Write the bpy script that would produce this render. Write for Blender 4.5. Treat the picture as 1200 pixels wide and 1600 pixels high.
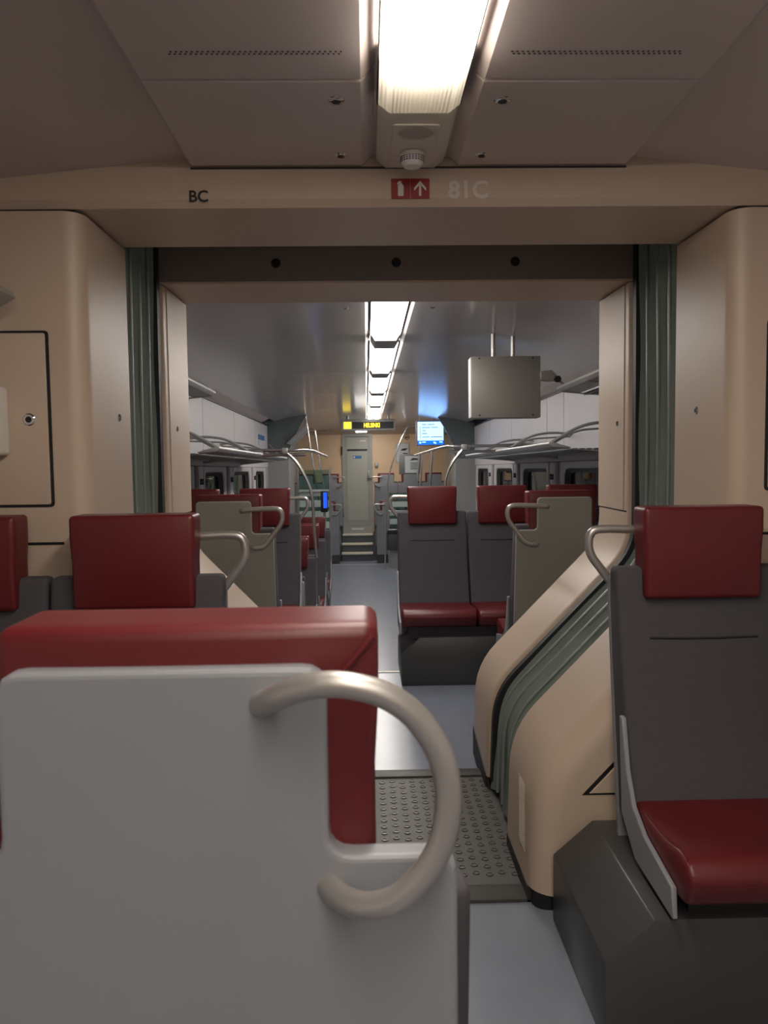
import bpy, bmesh, math, random
from mathutils import Vector, Matrix
random.seed(7)
PI = math.pi
sc = bpy.context.scene
for o in list(bpy.data.objects): bpy.data.objects.remove(o)
COL = sc.collection

# ------------------------------------------------------------------ camera
FPX = 1250.0
CAM = Vector((-.115, 0, 1.365))
VX, VY, ROLL = 573.0, 716.0, math.radians(.7)
yaw = math.atan((600-VX)/FPX); pit = math.atan((800-VY)/FPX*math.cos(yaw))
fw = Vector((math.sin(yaw)*math.cos(pit), math.cos(yaw)*math.cos(pit), -math.sin(pit)))
rt = Vector((math.cos(yaw), -math.sin(yaw), 0)); up = rt.cross(fw)
c_, s_ = math.cos(ROLL), math.sin(ROLL)
r2 = rt*c_-up*s_; u2 = rt*s_+up*c_
cd = bpy.data.cameras.new('camera'); cam = bpy.data.objects.new('camera', cd); COL.objects.link(cam)
M = Matrix((r2, u2, -fw)).transposed().to_4x4(); M.translation = CAM
cam.matrix_world = M
cd.sensor_fit = 'VERTICAL'; cd.sensor_height = 36; cd.sensor_width = 27
cd.lens = FPX/1600*36; cd.clip_start = .05
cd.dof.use_dof = True; cd.dof.focus_distance = 3.4; cd.dof.aperture_fstop = 11
sc.camera = cam
# ------------------------------------------------------------------ world, exposure
w = bpy.data.worlds.new('night'); sc.world = w; w.use_nodes = True
w.node_tree.nodes['Background'].inputs[0].default_value = (.02, .025, .04, 1)
w.node_tree.nodes['Background'].inputs[1].default_value = .15
vs = sc.view_settings
vs.view_transform = 'Standard'; vs.look = 'None'; vs.gamma = 1; vs.use_curve_mapping = False
vs.exposure = 0.6
NEAR_LIGHT = 15.0; FAR_LIGHT = 15.0
NEAR_TINT = (1, .90, .78); FAR_TINT = (1, .94, .88)

# ------------------------------------------------------------------ materials
MATS = {}
def mat(name, col, rough=.5, metal=0., vary=.06, scale=6., bump=0., bscale=200., coat=0., spec=.5):
    m = bpy.data.materials.new(name); m.use_nodes = True
    nt = m.node_tree; b = nt.nodes['Principled BSDF']
    b.inputs['Roughness'].default_value = rough; b.inputs['Metallic'].default_value = metal
    b.inputs['Specular IOR Level'].default_value = spec
    if coat: b.inputs['Coat Weight'].default_value = coat; b.inputs['Coat Roughness'].default_value = .12
    tc = nt.nodes.new('ShaderNodeTexCoord')
    n = nt.nodes.new('ShaderNodeTexNoise'); n.inputs['Scale'].default_value = scale; n.inputs['Detail'].default_value = 4
    nt.links.new(tc.outputs['Object'], n.inputs['Vector'])
    r = nt.nodes.new('ShaderNodeMix'); r.data_type = 'RGBA'
    r.inputs['A'].default_value = (*[c*(1-vary) for c in col], 1); r.inputs['B'].default_value = (*[min(1, c*(1+vary)) for c in col], 1)
    nt.links.new(n.outputs['Fac'], r.inputs['Factor']); nt.links.new(r.outputs['Result'], b.inputs['Base Color'])
    if bump:
        n2 = nt.nodes.new('ShaderNodeTexNoise'); n2.inputs['Scale'].default_value = bscale; n2.inputs['Detail'].default_value = 2
        nt.links.new(tc.outputs['Object'], n2.inputs['Vector'])
        bp = nt.nodes.new('ShaderNodeBump'); bp.inputs['Strength'].default_value = bump; bp.inputs['Distance'].default_value = .002
        nt.links.new(n2.outputs['Fac'], bp.inputs['Height']); nt.links.new(bp.outputs['Normal'], b.inputs['Normal'])
    MATS[name] = m; return m
def emat(name, col, strength):
    m = bpy.data.materials.new(name); m.use_nodes = True; nt = m.node_tree
    nt.nodes.remove(nt.nodes['Principled BSDF']); e = nt.nodes.new('ShaderNodeEmission')
    e.inputs[0].default_value = (*col, 1); e.inputs[1].default_value = strength
    nt.links.new(e.outputs[0], nt.nodes['Material Output'].inputs[0]); MATS[name] = m; return m
def gmat(name, tint, rough=.02, ior=1.5):
    m = bpy.data.materials.new(name); m.use_nodes = True; nt = m.node_tree
    nt.nodes.remove(nt.nodes['Principled BSDF'])
    t = nt.nodes.new('ShaderNodeBsdfTransparent'); t.inputs[0].default_value = (*tint, 1)
    g = nt.nodes.new('ShaderNodeBsdfGlossy'); g.inputs['Roughness'].default_value = rough
    f = nt.nodes.new('ShaderNodeFresnel'); f.inputs[0].default_value = ior
    x = nt.nodes.new('ShaderNodeMixShader')
    nt.links.new(f.outputs[0], x.inputs[0]); nt.links.new(t.outputs[0], x.inputs[1]); nt.links.new(g.outputs[0], x.inputs[2])
    nt.links.new(x.outputs[0], nt.nodes['Material Output'].inputs[0]); MATS[name] = m; return m
mat('beige', (.545, .43, .335), .42, vary=.03, bump=.03, bscale=500)
mat('beige_end', (.66, .47, .30), .5, vary=.04)
mat('ceil', (.54, .465, .44), .38, vary=.03, scale=3)
mat('ceil_far', (.47, .44, .44), .17, vary=.03, scale=3, spec=.6)
mat('lintel_shaded', (.25, .205, .18), .5, vary=.05)  # shade on the far header front, put into a darker colour
mat('wall_white', (.56, .54, .55), .45, vary=.03)
mat('wall_grey', (.33, .335, .33), .45, vary=.04)
mat('wall_dark', (.13, .15, .16), .5, vary=.05)
mat('floor_blue', (.21, .235, .29), .26, vary=.10, scale=9, bump=.05, bscale=90)
mat('plate', (.062, .056, .049), .48, metal=.2, vary=.2, scale=25, bump=.2, bscale=300)
mat('stud', (.085, .077, .067), .38, metal=.3, vary=.15, scale=60)
mat('fabric', (.060, .056, .064), .85, vary=.12, scale=60, bump=.25, bscale=900)
mat('leather', (.112, .009, .011), .40, vary=.14, scale=14, bump=.10, bscale=260)
mat('seam', (.015, .012, .013), .7)
mat('panel_grey', (.238, .248, .268), .46, vary=.025, scale=8)
mat('panel_warm', (.30, .305, .28), .5, vary=.03, scale=8)
mat('satin', (.46, .44, .42), .36, metal=.7, vary=.04)
mat('steel', (.62, .60, .58), .25, metal=.95, vary=.04)
mat('chrome', (.7, .7, .7), .12, metal=1, vary=.02)
mat('bellows', (.20, .245, .225), .38, vary=.12, scale=18, spec=.6)
mat('black', (.008, .008, .009), .55)
mat('rubber', (.02, .02, .022), .6)
mat('podium', (.052, .054, .055), .38, vary=.08, scale=10)
mat('rack', (.40, .40, .39), .38, metal=.3, vary=.04)
mat('rack_dark', (.16, .16, .16), .45, vary=.05)
mat('box_grey', (.30, .285, .26), .42, metal=.35, vary=.05, scale=3)
mat('sign_red', (.30, .02, .02), .5)
mat('print_white', (.75, .72, .68), .6)
mat('print_faint', (.66, .60, .54), .6)
mat('print_black', (.02, .02, .02), .6)
mat('print_blue', (.03, .13, .36), .5)
mat('paper', (.55, .57, .58), .5)
mat('door_grey', (.36, .36, .31), .42, vary=.03)
mat('door_frame', (.31, .31, .28), .42, vary=.03)
mat('nosing', (.62, .58, .48), .4, vary=.06)
mat('step_dark', (.07, .075, .09), .6)
mat('housing', (.62, .56, .48), .45, vary=.03)
mat('frost', (.42, .50, .47), .6)
mat('screen_bezel', (.30, .30, .31), .4)
gmat('pane', (.35, .35, .35)); gmat('teal_glass', (.62, .80, .76))
emat('lamp_near', NEAR_TINT, NEAR_LIGHT); emat('lamp_far', FAR_TINT, FAR_LIGHT)
emat('screen_white', (.27, .52, 1), 2.0); emat('screen_blue', (.01, .13, .75), 1.2)
emat('screen_far', (.26, .52, 1), .8)
emat('led_yellow', (1, .72, .05), 1.5); emat('led_orange', (1, .55, .03), 1.3); emat('blue_sign', (.02, .10, .75), .9)
def trans_mat():
    m = bpy.data.materials.new('diffuser_end'); m.use_nodes = True; nt = m.node_tree
    nt.nodes.remove(nt.nodes['Principled BSDF'])
    t = nt.nodes.new('ShaderNodeBsdfTranslucent'); t.inputs[0].default_value = (.85, .82, .74, 1)
    d = nt.nodes.new('ShaderNodeBsdfDiffuse'); d.inputs[0].default_value = (.8, .76, .66, 1)
    x = nt.nodes.new('ShaderNodeMixShader'); x.inputs[0].default_value = .3
    nt.links.new(t.outputs[0], x.inputs[1]); nt.links.new(d.outputs[0], x.inputs[2])
    nt.links.new(x.outputs[0], nt.nodes['Material Output'].inputs[0]); MATS['diffuser_end'] = m
trans_mat()

# ------------------------------------------------------------------ mesh helpers
FAR = False; FAR_OBJS = []
def nb(): return bmesh.new()
def box(bm, x0, x1, y0, y1, z0, z1):
    v = [bm.verts.new(p) for p in ((x0,y0,z0),(x1,y0,z0),(x1,y1,z0),(x0,y1,z0),(x0,y0,z1),(x1,y0,z1),(x1,y1,z1),(x0,y1,z1))]
    for f in ((0,3,2,1),(4,5,6,7),(0,1,5,4),(1,2,6,5),(2,3,7,6),(3,0,4,7)): bm.faces.new([v[i] for i in f])
    return bm
def rbox(x0, x1, y0, y1, z0, z1, r, s=3):
    bm = nb(); box(bm, x0, x1, y0, y1, z0, z1)
    bmesh.ops.bevel(bm, geom=bm.edges[:], offset=r, segments=s, profile=.5, affect='EDGES', clamp_overlap=True)
    return bm
def add(bm, other):
    me = bpy.data.meshes.new('tmp'); other.to_mesh(me); other.free(); bm.from_mesh(me); bpy.data.meshes.remove(me); return bm
AX = {'x': lambda a, p: (a, p[0], p[1]), 'y': lambda a, p: (p[0], a, p[1]), 'z': lambda a, p: (p[0], p[1], a)}
def prism(pts, axis, a0, a1, r=0, s=2, bm=None, only=None):
    b = nb(); f = AX[axis]
    A = [b.verts.new(f(a0, p)) for p in pts]; B = [b.verts.new(f(a1, p)) for p in pts]
    n = len(pts)
    b.faces.new(A); b.faces.new(B[::-1])
    for i in range(n): b.faces.new((A[i], A[(i+1) % n], B[(i+1) % n], B[i]))
    bmesh.ops.recalc_face_normals(b, faces=b.faces[:])
    if r:
        if only == 'caps':
            i = 'xyz'.index(axis)
            E = [e for e in b.edges if abs(e.verts[0].co[i]-e.verts[1].co[i]) < 1e-6]
        elif only == 'a0':
            i = 'xyz'.index(axis)
            E = [e for e in b.edges if abs(e.verts[0].co[i]-a0) < 1e-6 and abs(e.verts[1].co[i]-a0) < 1e-6]
        else: E = b.edges[:]
        bmesh.ops.bevel(b, geom=E, offset=r, segments=s, profile=.5, affect='EDGES', clamp_overlap=True)
    if bm is not None: return add(bm, b)
    return b
def fillet(pts, r, n=5, closed=False):
    P = [Vector(p) for p in pts]; out = []; N = len(P)
    for i in range(N):
        if not closed and i in (0, N-1): out.append(P[i]); continue
        a, b, c = P[i-1], P[i], P[(i+1) % N]
        rr = r[i] if isinstance(r, (list, tuple)) else r
        if rr <= 0: out.append(b); continue
        da, dc = (a-b), (c-b); t = min(rr, da.length*.49, dc.length*.49)
        p0 = b+da.normalized()*t; p1 = b+dc.normalized()*t
        for k in range(n+1):
            u = k/n; out.append(p0*(1-u)**2+b*2*u*(1-u)+p1*u*u)
    return out
def rrect(x0, x1, y0, y1, r, n=4):
    return [tuple(p) for p in fillet([(x0,y0),(x1,y0),(x1,y1),(x0,y1)], r, n, True)]
def tube(bm, pts, r, seg=10):
    P = [Vector(p) for p in pts]; n = len(P); rings = []
    t0 = (P[1]-P[0]).normalized(); ref = Vector((0,0,1)) if abs(t0.z) < .9 else Vector((1,0,0))
    nrm = t0.cross(ref).normalized()
    for i in range(n):
        t = ((P[min(i+1,n-1)]-P[i]).normalized()+(P[i]-P[max(i-1,0)]).normalized()).normalized()
        nrm = (nrm-t*nrm.dot(t)).normalized(); b = t.cross(nrm)
        rings.append([bm.verts.new(P[i]+(nrm*math.cos(2*PI*k/seg)+b*math.sin(2*PI*k/seg))*r) for k in range(seg)])
    for i in range(n-1):
        for k in range(seg): bm.faces.new((rings[i][k], rings[i][(k+1)%seg], rings[i+1][(k+1)%seg], rings[i+1][k]))
    bm.faces.new(rings[0][::-1]); bm.faces.new(rings[-1])
    return bm
def cyl(bm, c, axis, r, h, seg=16, r2=None):
    """disc/cylinder starting at c, going h along axis"""
    c = Vector(c); a = Vector(axis).normalized(); ref = Vector((0,0,1)) if abs(a.z) < .9 else Vector((1,0,0))
    n = a.cross(ref).normalized(); b = a.cross(n); r2 = r if r2 is None else r2
    A = [bm.verts.new(c+(n*math.cos(2*PI*k/seg)+b*math.sin(2*PI*k/seg))*r) for k in range(seg)]
    B = [bm.verts.new(c+a*h+(n*math.cos(2*PI*k/seg)+b*math.sin(2*PI*k/seg))*r2) for k in range(seg)]
    for k in range(seg): bm.faces.new((A[k], A[(k+1)%seg], B[(k+1)%seg], B[k]))
    bm.faces.new(A[::-1]); bm.faces.new(B); return bm
def mesh_of(bm, name, angle=38):
    bmesh.ops.recalc_face_normals(bm, faces=bm.faces[:])
    me = bpy.data.meshes.new(name); bm.to_mesh(me); bm.free()
    me.shade_smooth(); me.set_sharp_from_angle(angle=math.radians(angle)); return me
def reg(o):
    if FAR and o.parent is None: FAR_OBJS.append(o)
    return o
def thing(name, label, cat, loc=(0,0,0), rotz=0, group=None, kind=None):
    o = bpy.data.objects.new(name, None); COL.objects.link(o); o.location = loc; o.rotation_euler = (0,0,rotz)
    o.empty_display_size = .1
    if label: o['label'] = label
    if cat: o['category'] = cat
    if group: o['group'] = group
    if kind: o['kind'] = kind
    return reg(o)
def origin_of(p):
    v = Vector((0,0,0))
    while p: v += p.location; p = p.parent
    return v
def part(name, bm, m, parent, world=True, label=None, angle=38):
    """mesh part; world=True: vertices are given in car coordinates"""
    me = mesh_of(bm, name, angle) if isinstance(bm, bmesh.types.BMesh) else bm
    if world and parent is not None: me.transform(Matrix.Translation(-origin_of(parent)))
    me.materials.append(MATS[m]) if len(me.materials) == 0 else None
    o = bpy.data.objects.new(name, me); COL.objects.link(o); o.parent = parent
    if label: o['label'] = label
    return o
def solo(name, bm, m, label=None, cat=None, group=None, kind=None, base=None, angle=38):
    """a thing that is one mesh, origin at its base"""
    me = mesh_of(bm, name, angle)
    if base is None:
        xs = [v.co for v in me.vertices]
        base = Vector(((min(p.x for p in xs)+max(p.x for p in xs))/2, (min(p.y for p in xs)+max(p.y for p in xs))/2, min(p.z for p in xs)))
    me.transform(Matrix.Translation(-Vector(base))); me.materials.append(MATS[m])
    o = bpy.data.objects.new(name, me); COL.objects.link(o); o.location = base
    if label: o['label'] = label
    if cat: o['category'] = cat
    if group: o['group'] = group
    if kind: o['kind'] = kind
    return reg(o)
def text(name, s, size, m, parent, loc, rot=(PI/2,0,0), ext=.0006, align='LEFT', bold=0, sx=1):
    cu = bpy.data.curves.new(name, 'FONT'); cu.body = s; cu.size = size; cu.extrude = ext; cu.align_x = align; cu.offset = bold
    cu.resolution_u = 3
    t = bpy.data.objects.new(name+'_c', cu)
    me = bpy.data.meshes.new_from_object(t); bpy.data.objects.remove(t); bpy.data.curves.remove(cu)
    from mathutils import Euler
    me.transform(Matrix.Translation(Vector(loc)) @ Euler(rot).to_matrix().to_4x4() @ Matrix.Diagonal((sx,1,1,1)))
    if parent is not None: me.transform(Matrix.Translation(-origin_of(parent)))
    me.materials.clear(); me.materials.append(MATS[m])
    o = bpy.data.objects.new(name, me); COL.objects.link(o); o.parent = parent; return o
def lock(parent, c, nrm, r=.014):
    """quarter-turn panel lock: chrome ring with dark core"""
    b = nb(); cyl(b, c, nrm, r, .003, 18, r*.8); k = part('lock', b, 'chrome', parent)
    n = Vector(nrm).normalized(); b = nb(); cyl(b, Vector(c)+n*.003, nrm, r*.5, .001, 12); part('lock_core', b, 'black', k)

CX = .018            # centre line of the car
HW = .922            # half width of the passage
# ================================================================== NEAR CAR SHELL
WL, WR = -1.54, 1.58
solo('floor', box(nb(), WL, WR, -3.2, 2.36, -.06, 0), 'floor_blue', kind='structure', label='grey blue floor covering of the near car')
for nm, x0, x1 in (('wall_left', WL-.06, WL), ('wall_right', WR, WR+.06)):
    solo(nm, box(nb(), x0, x1, -3.2, 2.3, 0, 2.16), 'wall_white', kind='structure')
solo('wall_back', box(nb(), WL, WR, -3.26, -3.2, 0, 2.3), 'beige', kind='structure')
def ceil_profile(z0, side_z, wall_z, xl, xr, half=.62):
    L = [(xl, wall_z), (xl+.12, wall_z+.07), (xl+.32, side_z), (CX-half, z0), (CX+half, z0), (xr-.32, side_z), (xr-.12, wall_z+.07), (xr, wall_z)]
    return L + [(p[0], 2.42) for p in (L[-1], L[0])]
ceil = thing('ceiling', 'pale grey moulded ceiling of the near car', None, (CX, 0, 2.19), kind='structure')
part('ceiling_shell', prism(ceil_profile(2.205, 2.14, 2.0, WL, WR), 'y', -3.2, 2.3), 'ceil', ceil)
for sgn in (-1, 1):
    for k, (y0, y1) in enumerate(((1.786, 2.285), (.60, 1.780), (-.60, .594), (-1.8, -.606), (-3.1, -1.806))):
        a, b_ = CX+sgn*.134, CX+sgn*.615
        P = [(a, 2.178), (b_-sgn*.012, 2.178), (b_, 2.19), (b_, 2.215), (CX+sgn*.099, 2.215), (CX+sgn*.099, 2.208)]
        p = part('ceiling_panel', prism(P, 'y', y0, y1, .006, 2, only='caps'), 'ceil', ceil, angle=18)
        if k == 0:
            lock(p, (CX+sgn*.19, 1.88, 2.178), (0,0,-1), .021); lock(p, (CX+sgn*.19, 2.212, 2.178), (0,0,-1), .019)
        if k in (1,):
            for yy in (1.66, 1.30):
                h = nb()
                for i in range(33):
                    for j in range(2):
                        cyl(h, (CX+sgn*(.172+i*.0106+.0045*j), yy+j*.009, 2.1785), (0,0,-1), .0026, .0012, 6)
                q = part('vent_holes', h, 'black', p); q['kind'] = 'stuff'

# ------------------------------------------------------------------ ceiling lamps
def lamp(y0, y1, zt, m, label, detail=False, drop=0):
    t = thing('ceiling_light', label, 'ceiling light', (CX, (y0+y1)/2, zt), group='light strip modules along the ceiling')
    H = [(CX-.094, zt+.02), (CX-.094, zt-.004), (CX-.068, zt-.024), (CX+.068, zt-.024), (CX+.094, zt-.004), (CX+.094, zt+.02)]
    if detail:
        yb = y1-.22
        part('diffuser', prism(H, 'y', y0, yb), m, t)
        # ribbed translucent end of the cover, lit by the lamp body behind it
        b = nb(); n = 44; cols = []
        for i in range(n+1):
            u = -.094+.188*i/n; z = zt-.024 if abs(u) < .068 else zt-.024+(abs(u)-.068)*.769
            z -= .0016*(i % 2)
            cols.append([b.verts.new((CX+u, yb, z)), b.verts.new((CX+u, y1-.012, z)), b.verts.new((CX+u, y1, z+.010))])
        for i in range(n):
            for j in range(2): b.faces.new((cols[i][j], cols[i+1][j], cols[i+1][j+1], cols[i][j+1]))
        part('ribbed_diffuser_end', b, 'diffuser_end', t, angle=10)
        part('reflector', box(nb(), CX-.094, CX+.094, yb, y1, zt+.02, zt+.03), 'print_white', t)
    else:
        part('diffuser', prism(H, 'y', y0, y1, .008, 2, only='caps'), m, t)
    for s in (-1, 1):
        part('trim_strip', prism([(CX+s*.0945, zt+.02), (CX+s*.0975, zt+.02), (CX+s*.0975, zt-.001), (CX+s*.0945, zt-.001)], 'y', y0, y1), 'black', t)
    return t
lamp(.54, 1.905, 2.180, 'lamp_near', 'large bright ceiling light module nearest the camera in the upper frame', True)
for k, y0 in enumerate((-1.18, -2.9)):
    lamp(y0, y0+1.37, 2.180, 'lamp_near', ('bright ceiling light module just behind the viewer', 'bright ceiling light module farthest behind the viewer')[k])
# end cap with loudspeaker and smoke detector
t = thing('lamp_end_cap', 'beige plastic end cap of the ceiling light with speaker grille', 'light cover', (CX, 2.1, 2.19))
part('cover', prism([(CX-.094,2.21),(CX-.094,2.19),(CX-.068,2.171),(CX+.068,2.171),(CX+.094,2.19),(CX+.094,2.21)], 'y', 1.91, 2.29, .006, 2, only='caps'), 'housing', t)
part('raised_plate', prism(rrect(CX-.058, CX+.058, 1.99, 2.27, .012), 'z', 2.1675, 2.172, .002, 1, only='a0'), 'housing', t)
h = nb()
for i in range(-9, 10):
    for j in range(-5, 6):
        if (i/9.5)**2+(j/5.5)**2 <= 1: cyl(h, (CX+i*.0046+(j % 2)*.0023, 2.035+j*.0072, 2.1662), (0,0,-1), .0013, .0006, 5)
q = part('speaker_grille', h, 'rack_dark', t); q['kind'] = 'stuff'
sd = thing('smoke_detector', 'round white smoke detector with perforated collar on the light cover', 'smoke detector', (CX, 2.17, 2.166))
b = nb(); cyl(b, (CX, 2.17, 2.166), (0,0,-1), .034, .008, 24); part('rim', b, 'housing', sd)
b = nb(); cyl(b, (CX, 2.17, 2.158), (0,0,-1), .031, .016, 24); part('collar', b, 'wall_white', sd)
b = nb(); cyl(b, (CX, 2.17, 2.142), (0,0,-1), .029, .010, 24, .022); part('cap', b, 'print_white', sd)
h = nb()
for i in range(24):
    for j in range(3):
        a = 2*PI*i/24; box(h, -.0016, .0016, -.0005, .0005, -.0012, .0012)
        vv = list(h.verts)[-8:]
        for v in vv: v.co = Matrix.Translation((CX, 2.17, 2.1545-j*.005)) @ Matrix.Rotation(a, 4, 'Z') @ Matrix.Translation((0, -.0312, 0)) @ v.co
q = part('collar_holes', h, 'black', sd); q['kind'] = 'stuff'

# ================================================================== GANGWAY
def half_path(s, top=2.07, foot=.345, n=6):
    """passage outline on one side, from the top downwards"""
    P = [(CX+s*HW, top), (CX+s*HW, 1.0), (CX+s*(foot+.012), .42), (CX+s*foot, .05)]
    return [Vector((p[0], p[1])) for p in fillet(P, [0, .10, .13, 0], n)]
def normals(P, s):
    N = []
    for i in range(len(P)):
        d = (P[min(i+1, len(P)-1)]-P[max(i-1, 0)]).normalized()
        N.append(Vector((-d.y, d.x)) if s > 0 else Vector((d.y, -d.x)))
    return N
def pillar(s, y0, y1, r, xo, top, rlow=None):
    """one side post of the gangway frame with a rounded front edge"""
    P = half_path(s, top); N = normals(P, s); b = nb(); rows = []
    n = 7
    for p, nn in zip(P, N):
        rr = r if rlow is None else (rlow+(r-rlow)*min(1, max(0, (p.y-.5)/.6)))
        row = [(p.x, y1, p.y)]
        for k in range(n+1):
            a = k/n*PI/2
            off = rr*(1-math.cos(a)); yy = y0+rr*(1-math.sin(a))
            row.append((p.x+nn.x*off, yy, p.y+nn.y*off))
        rows.append([b.verts.new(q) for q in row])
    for i in range(len(rows)-1):
        for k in range(n+1): b.faces.new((rows[i][k], rows[i+1][k], rows[i+1][k+1], rows[i][k+1]))
    # front face from the rounded edge out to the car side
    outer = [b.verts.new((CX+s*xo, y0, rw[-1].co.z)) for rw in rows]
    for i in range(len(rows)-1): b.faces.new((rows[i][-1], rows[i+1][-1], outer[i+1], outer[i]))
    # top and back
    ob = [b.verts.new((CX+s*xo, y1, rw[0].co.z)) for rw in rows]
    for i in range(len(rows)-1): b.faces.new((rows[i][0], ob[i], ob[i+1], rows[i+1][0]))
    b.faces.new(rows[0]+[outer[0], ob[0]]); b.faces.new(rows[-1]+[outer[-1], ob[-1]])
    for i in range(len(rows)-1): b.faces.new((outer[i], outer[i+1], ob[i+1], ob[i]))
    return b
def foot_block(s, y0, y1, inset, xo):
    P = fillet([(CX+s*(.345+inset), y1), (CX+s*(.345+inset), y0), (CX+s*xo, y0), (CX+s*xo, y1)], [0, .06, 0, 0], 5)
    return prism([tuple(p) for p in P], 'z', 0, .056)
YN0, YN1 = 2.30, 2.72
TOPN = 2.064
for s, nm in ((-1, 'wall_gangway_left'), (1, 'wall_gangway_right')):
    g = thing(nm, 'beige gangway post with rounded edge on the '+('left' if s < 0 else 'right')+' near side', None, (CX+s*.7, 2.5, 0), kind='structure')
    part('post_shell', pillar(s, YN0, YN1, .055, 1.56, TOPN, .085), 'beige', g, angle=50)
    part('black_foot', foot_block(s, YN0+.012, YN1-.02, .008, 1.2), 'black', g)
    part('skirting', box(nb(), *(sorted((CX+s*.343, CX+s*.36))), YN0+.06, YN1, .0, .05), 'rubber', g)
    lock(g, (CX+s*HW, 2.60 if s < 0 else 2.545, 1.505), (-s,0,0), .013)
    part('top_gap', box(nb(), *(sorted((CX+s*(HW+.02), CX+s*1.55))), YN0+.02, YN1, TOPN, 2.072), 'black', g)
    # horizontal joint
    part('joint', box(nb(), *(sorted((CX+s*1.0, CX+s*1.55))), YN0-.001, YN0+.01, 1.129, 1.137), 'black', g)
    # access door with black gap
    xi = CX+s*1.022; zb, zt_ = (1.238, 1.735) if s < 0 else (1.258, 1.75)
    part('door_gap', prism(rrect(*sorted((xi, CX+s*1.53)), zb, zt_, .012), 'y', YN0-.002, YN0+.005), 'black', g)
    d = part('access_door', prism(rrect(*sorted((xi+s*.009, CX+s*1.53)), zb+.007, zt_-.007, .008), 'y', YN0-.007, YN0+.002, .003, 2, only='a0'), 'beige', g)
    lock(d, (CX+s*1.083, YN0-.007, 1.486), (0,-1,0), .018)
    if s > 0:
        h = nb()
        for i in range(9):
            for j in range(28): cyl(h, (CX+.3435+.0012, 2.405+i*.0105+(j % 2)*.004, .14+j*.0078), (-1,0,0), .0021, .0018, 5)
        q = part('vent_holes', h, 'nosing', g); q['kind'] = 'stuff'
        part('hatch_gap', prism([(.512,.36),(.72,.58),(.72,.36)], 'y', YN0-.001, YN0+.004), 'black', g)
        part('triangular_hatch', prism([(.534,.366),(.72,.563),(.72,.366)], 'y', YN0-.006, YN0+.002, .002, 1, only='a0'), 'beige', g)
# header beam of the near frame
hd = thing('wall_gangway_header', 'beige header beam above the gangway passage', None, (CX, 2.5, 2.07), kind='structure')
part('beam', prism([(YN0, 2.30), (YN0-.004, 2.16), (YN0-.004, 2.092), (YN0+.012, 2.072), (YN1, 2.072), (YN1, 2.30)], 'x', WL-.03, WR+.03, ), 'beige', hd, angle=25)
part('shadow_gap', box(nb(), CX-.61, CX+.61, YN0-.0065, YN0, 2.173, 2.178), 'rubber', hd)
text('lettering_bc', 'BC', .044, 'print_black', hd, (-.60, YN0-.0055, 2.085), bold=.0008)
text('lettering_81c', '81C', .066, 'print_faint', hd, (.126, YN0-.0055, 2.092), bold=.002)
t = thing('extinguisher_sign', 'red sign with white fire extinguisher and arrow symbols', 'sign', (.02, YN0-.006, 2.092))
part('plate', box(nb(), -.034, .0185, YN0-.0075, YN0-.0035, 2.09, 2.1445), 'sign_red', t)
part('plate', box(nb(), .0205, .073, YN0-.0075, YN0-.0035, 2.09, 2.1445), 'sign_red', t)
yy = YN0-.0084
b = prism(rrect(-.0155, .0005, 2.097, 2.127, .003), 'y', yy, yy+.001); prism([(-.013,2.127),(-.002,2.127),(-.005,2.133),(-.010,2.133)], 'y', yy, yy+.001, bm=b)
prism([(-.018,2.131),(-.016,2.127),(-.009,2.133),(-.005,2.136),(-.009,2.138),(-.014,2.136)], 'y', yy, yy+.001, bm=b); part('extinguisher_symbol', b, 'print_white', t)
b = prism([(.0437,2.097),(.0497,2.097),(.0497,2.127),(.0437,2.127)], 'y', yy, yy+.001)
prism([(.0467,2.138),(.0300,2.119),(.0300,2.111),(.0467,2.129),(.0634,2.111),(.0634,2.119)], 'y', yy, yy+.001, bm=b); part('arrow_symbol', b, 'print_white', t)

# bellows: folded rubber tunnel between the cars
bw = thing('gangway_bellows', 'grey green folded rubber bellows between the two cars', 'bellows', (CX, 2.95, 0))
pL = half_path(-1, 2.20, .345, 6); pR = half_path(1, 2.20, .345, 6)
full = pL[::-1]+pR
nL = normals(pL, -1); nR = normals(pR, 1); NN = nL[::-1]+nR
NN[len(pL)-1] = Vector((-.7,.7)); NN[len(pL)] = Vector((.7,.7))
Y0B, Y1B = 2.723, 3.163; NS = 48; NF = 4
def boff(u): 
    w_ = .5-.5*math.cos(2*PI*NF*u)
    return .022+.034*(w_**.55)
def dense(P, N, step=.03):
    oP, oN = [], []
    for i in range(len(P)-1):
        k = max(1, int((P[i+1]-P[i]).length/step))
        for j in range(k):
            u = j/k; oP.append(P[i].lerp(P[i+1], u)); oN.append(N[i].lerp(N[i+1], u).normalized())
    oP.append(P[-1]); oN.append(N[-1]); return oP, oN
b = nb(); rows = []
dP, dN = dense(full, NN, .06)
for i, (p, n_) in enumerate(zip(dP, dN)):
    row = []
    for k in range(NS+1):
        u = k/NS; lowf = max(0, min(1, (.45-p.y)/.4))
        o_ = boff(u)+.004*math.sin(p.y*9+u*11)*(1+2*lowf)
        yy = Y0B+(Y1B-Y0B)*u+.010*math.sin(p.y*3.1)*math.sin(PI*u)
        row.append(b.verts.new((p.x+n_.x*o_, yy, max(.012, p.y+n_.y*o_-(.03 if i in (0, len(dP)-1) else 0)))))
    rows.append(row)
for i in range(len(rows)-1):
    for k in range(NS): b.faces.new((rows[i][k], rows[i+1][k], rows[i+1][k+1], rows[i][k+1]))
part('folds', b, 'bellows', bw, angle=80)
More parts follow.
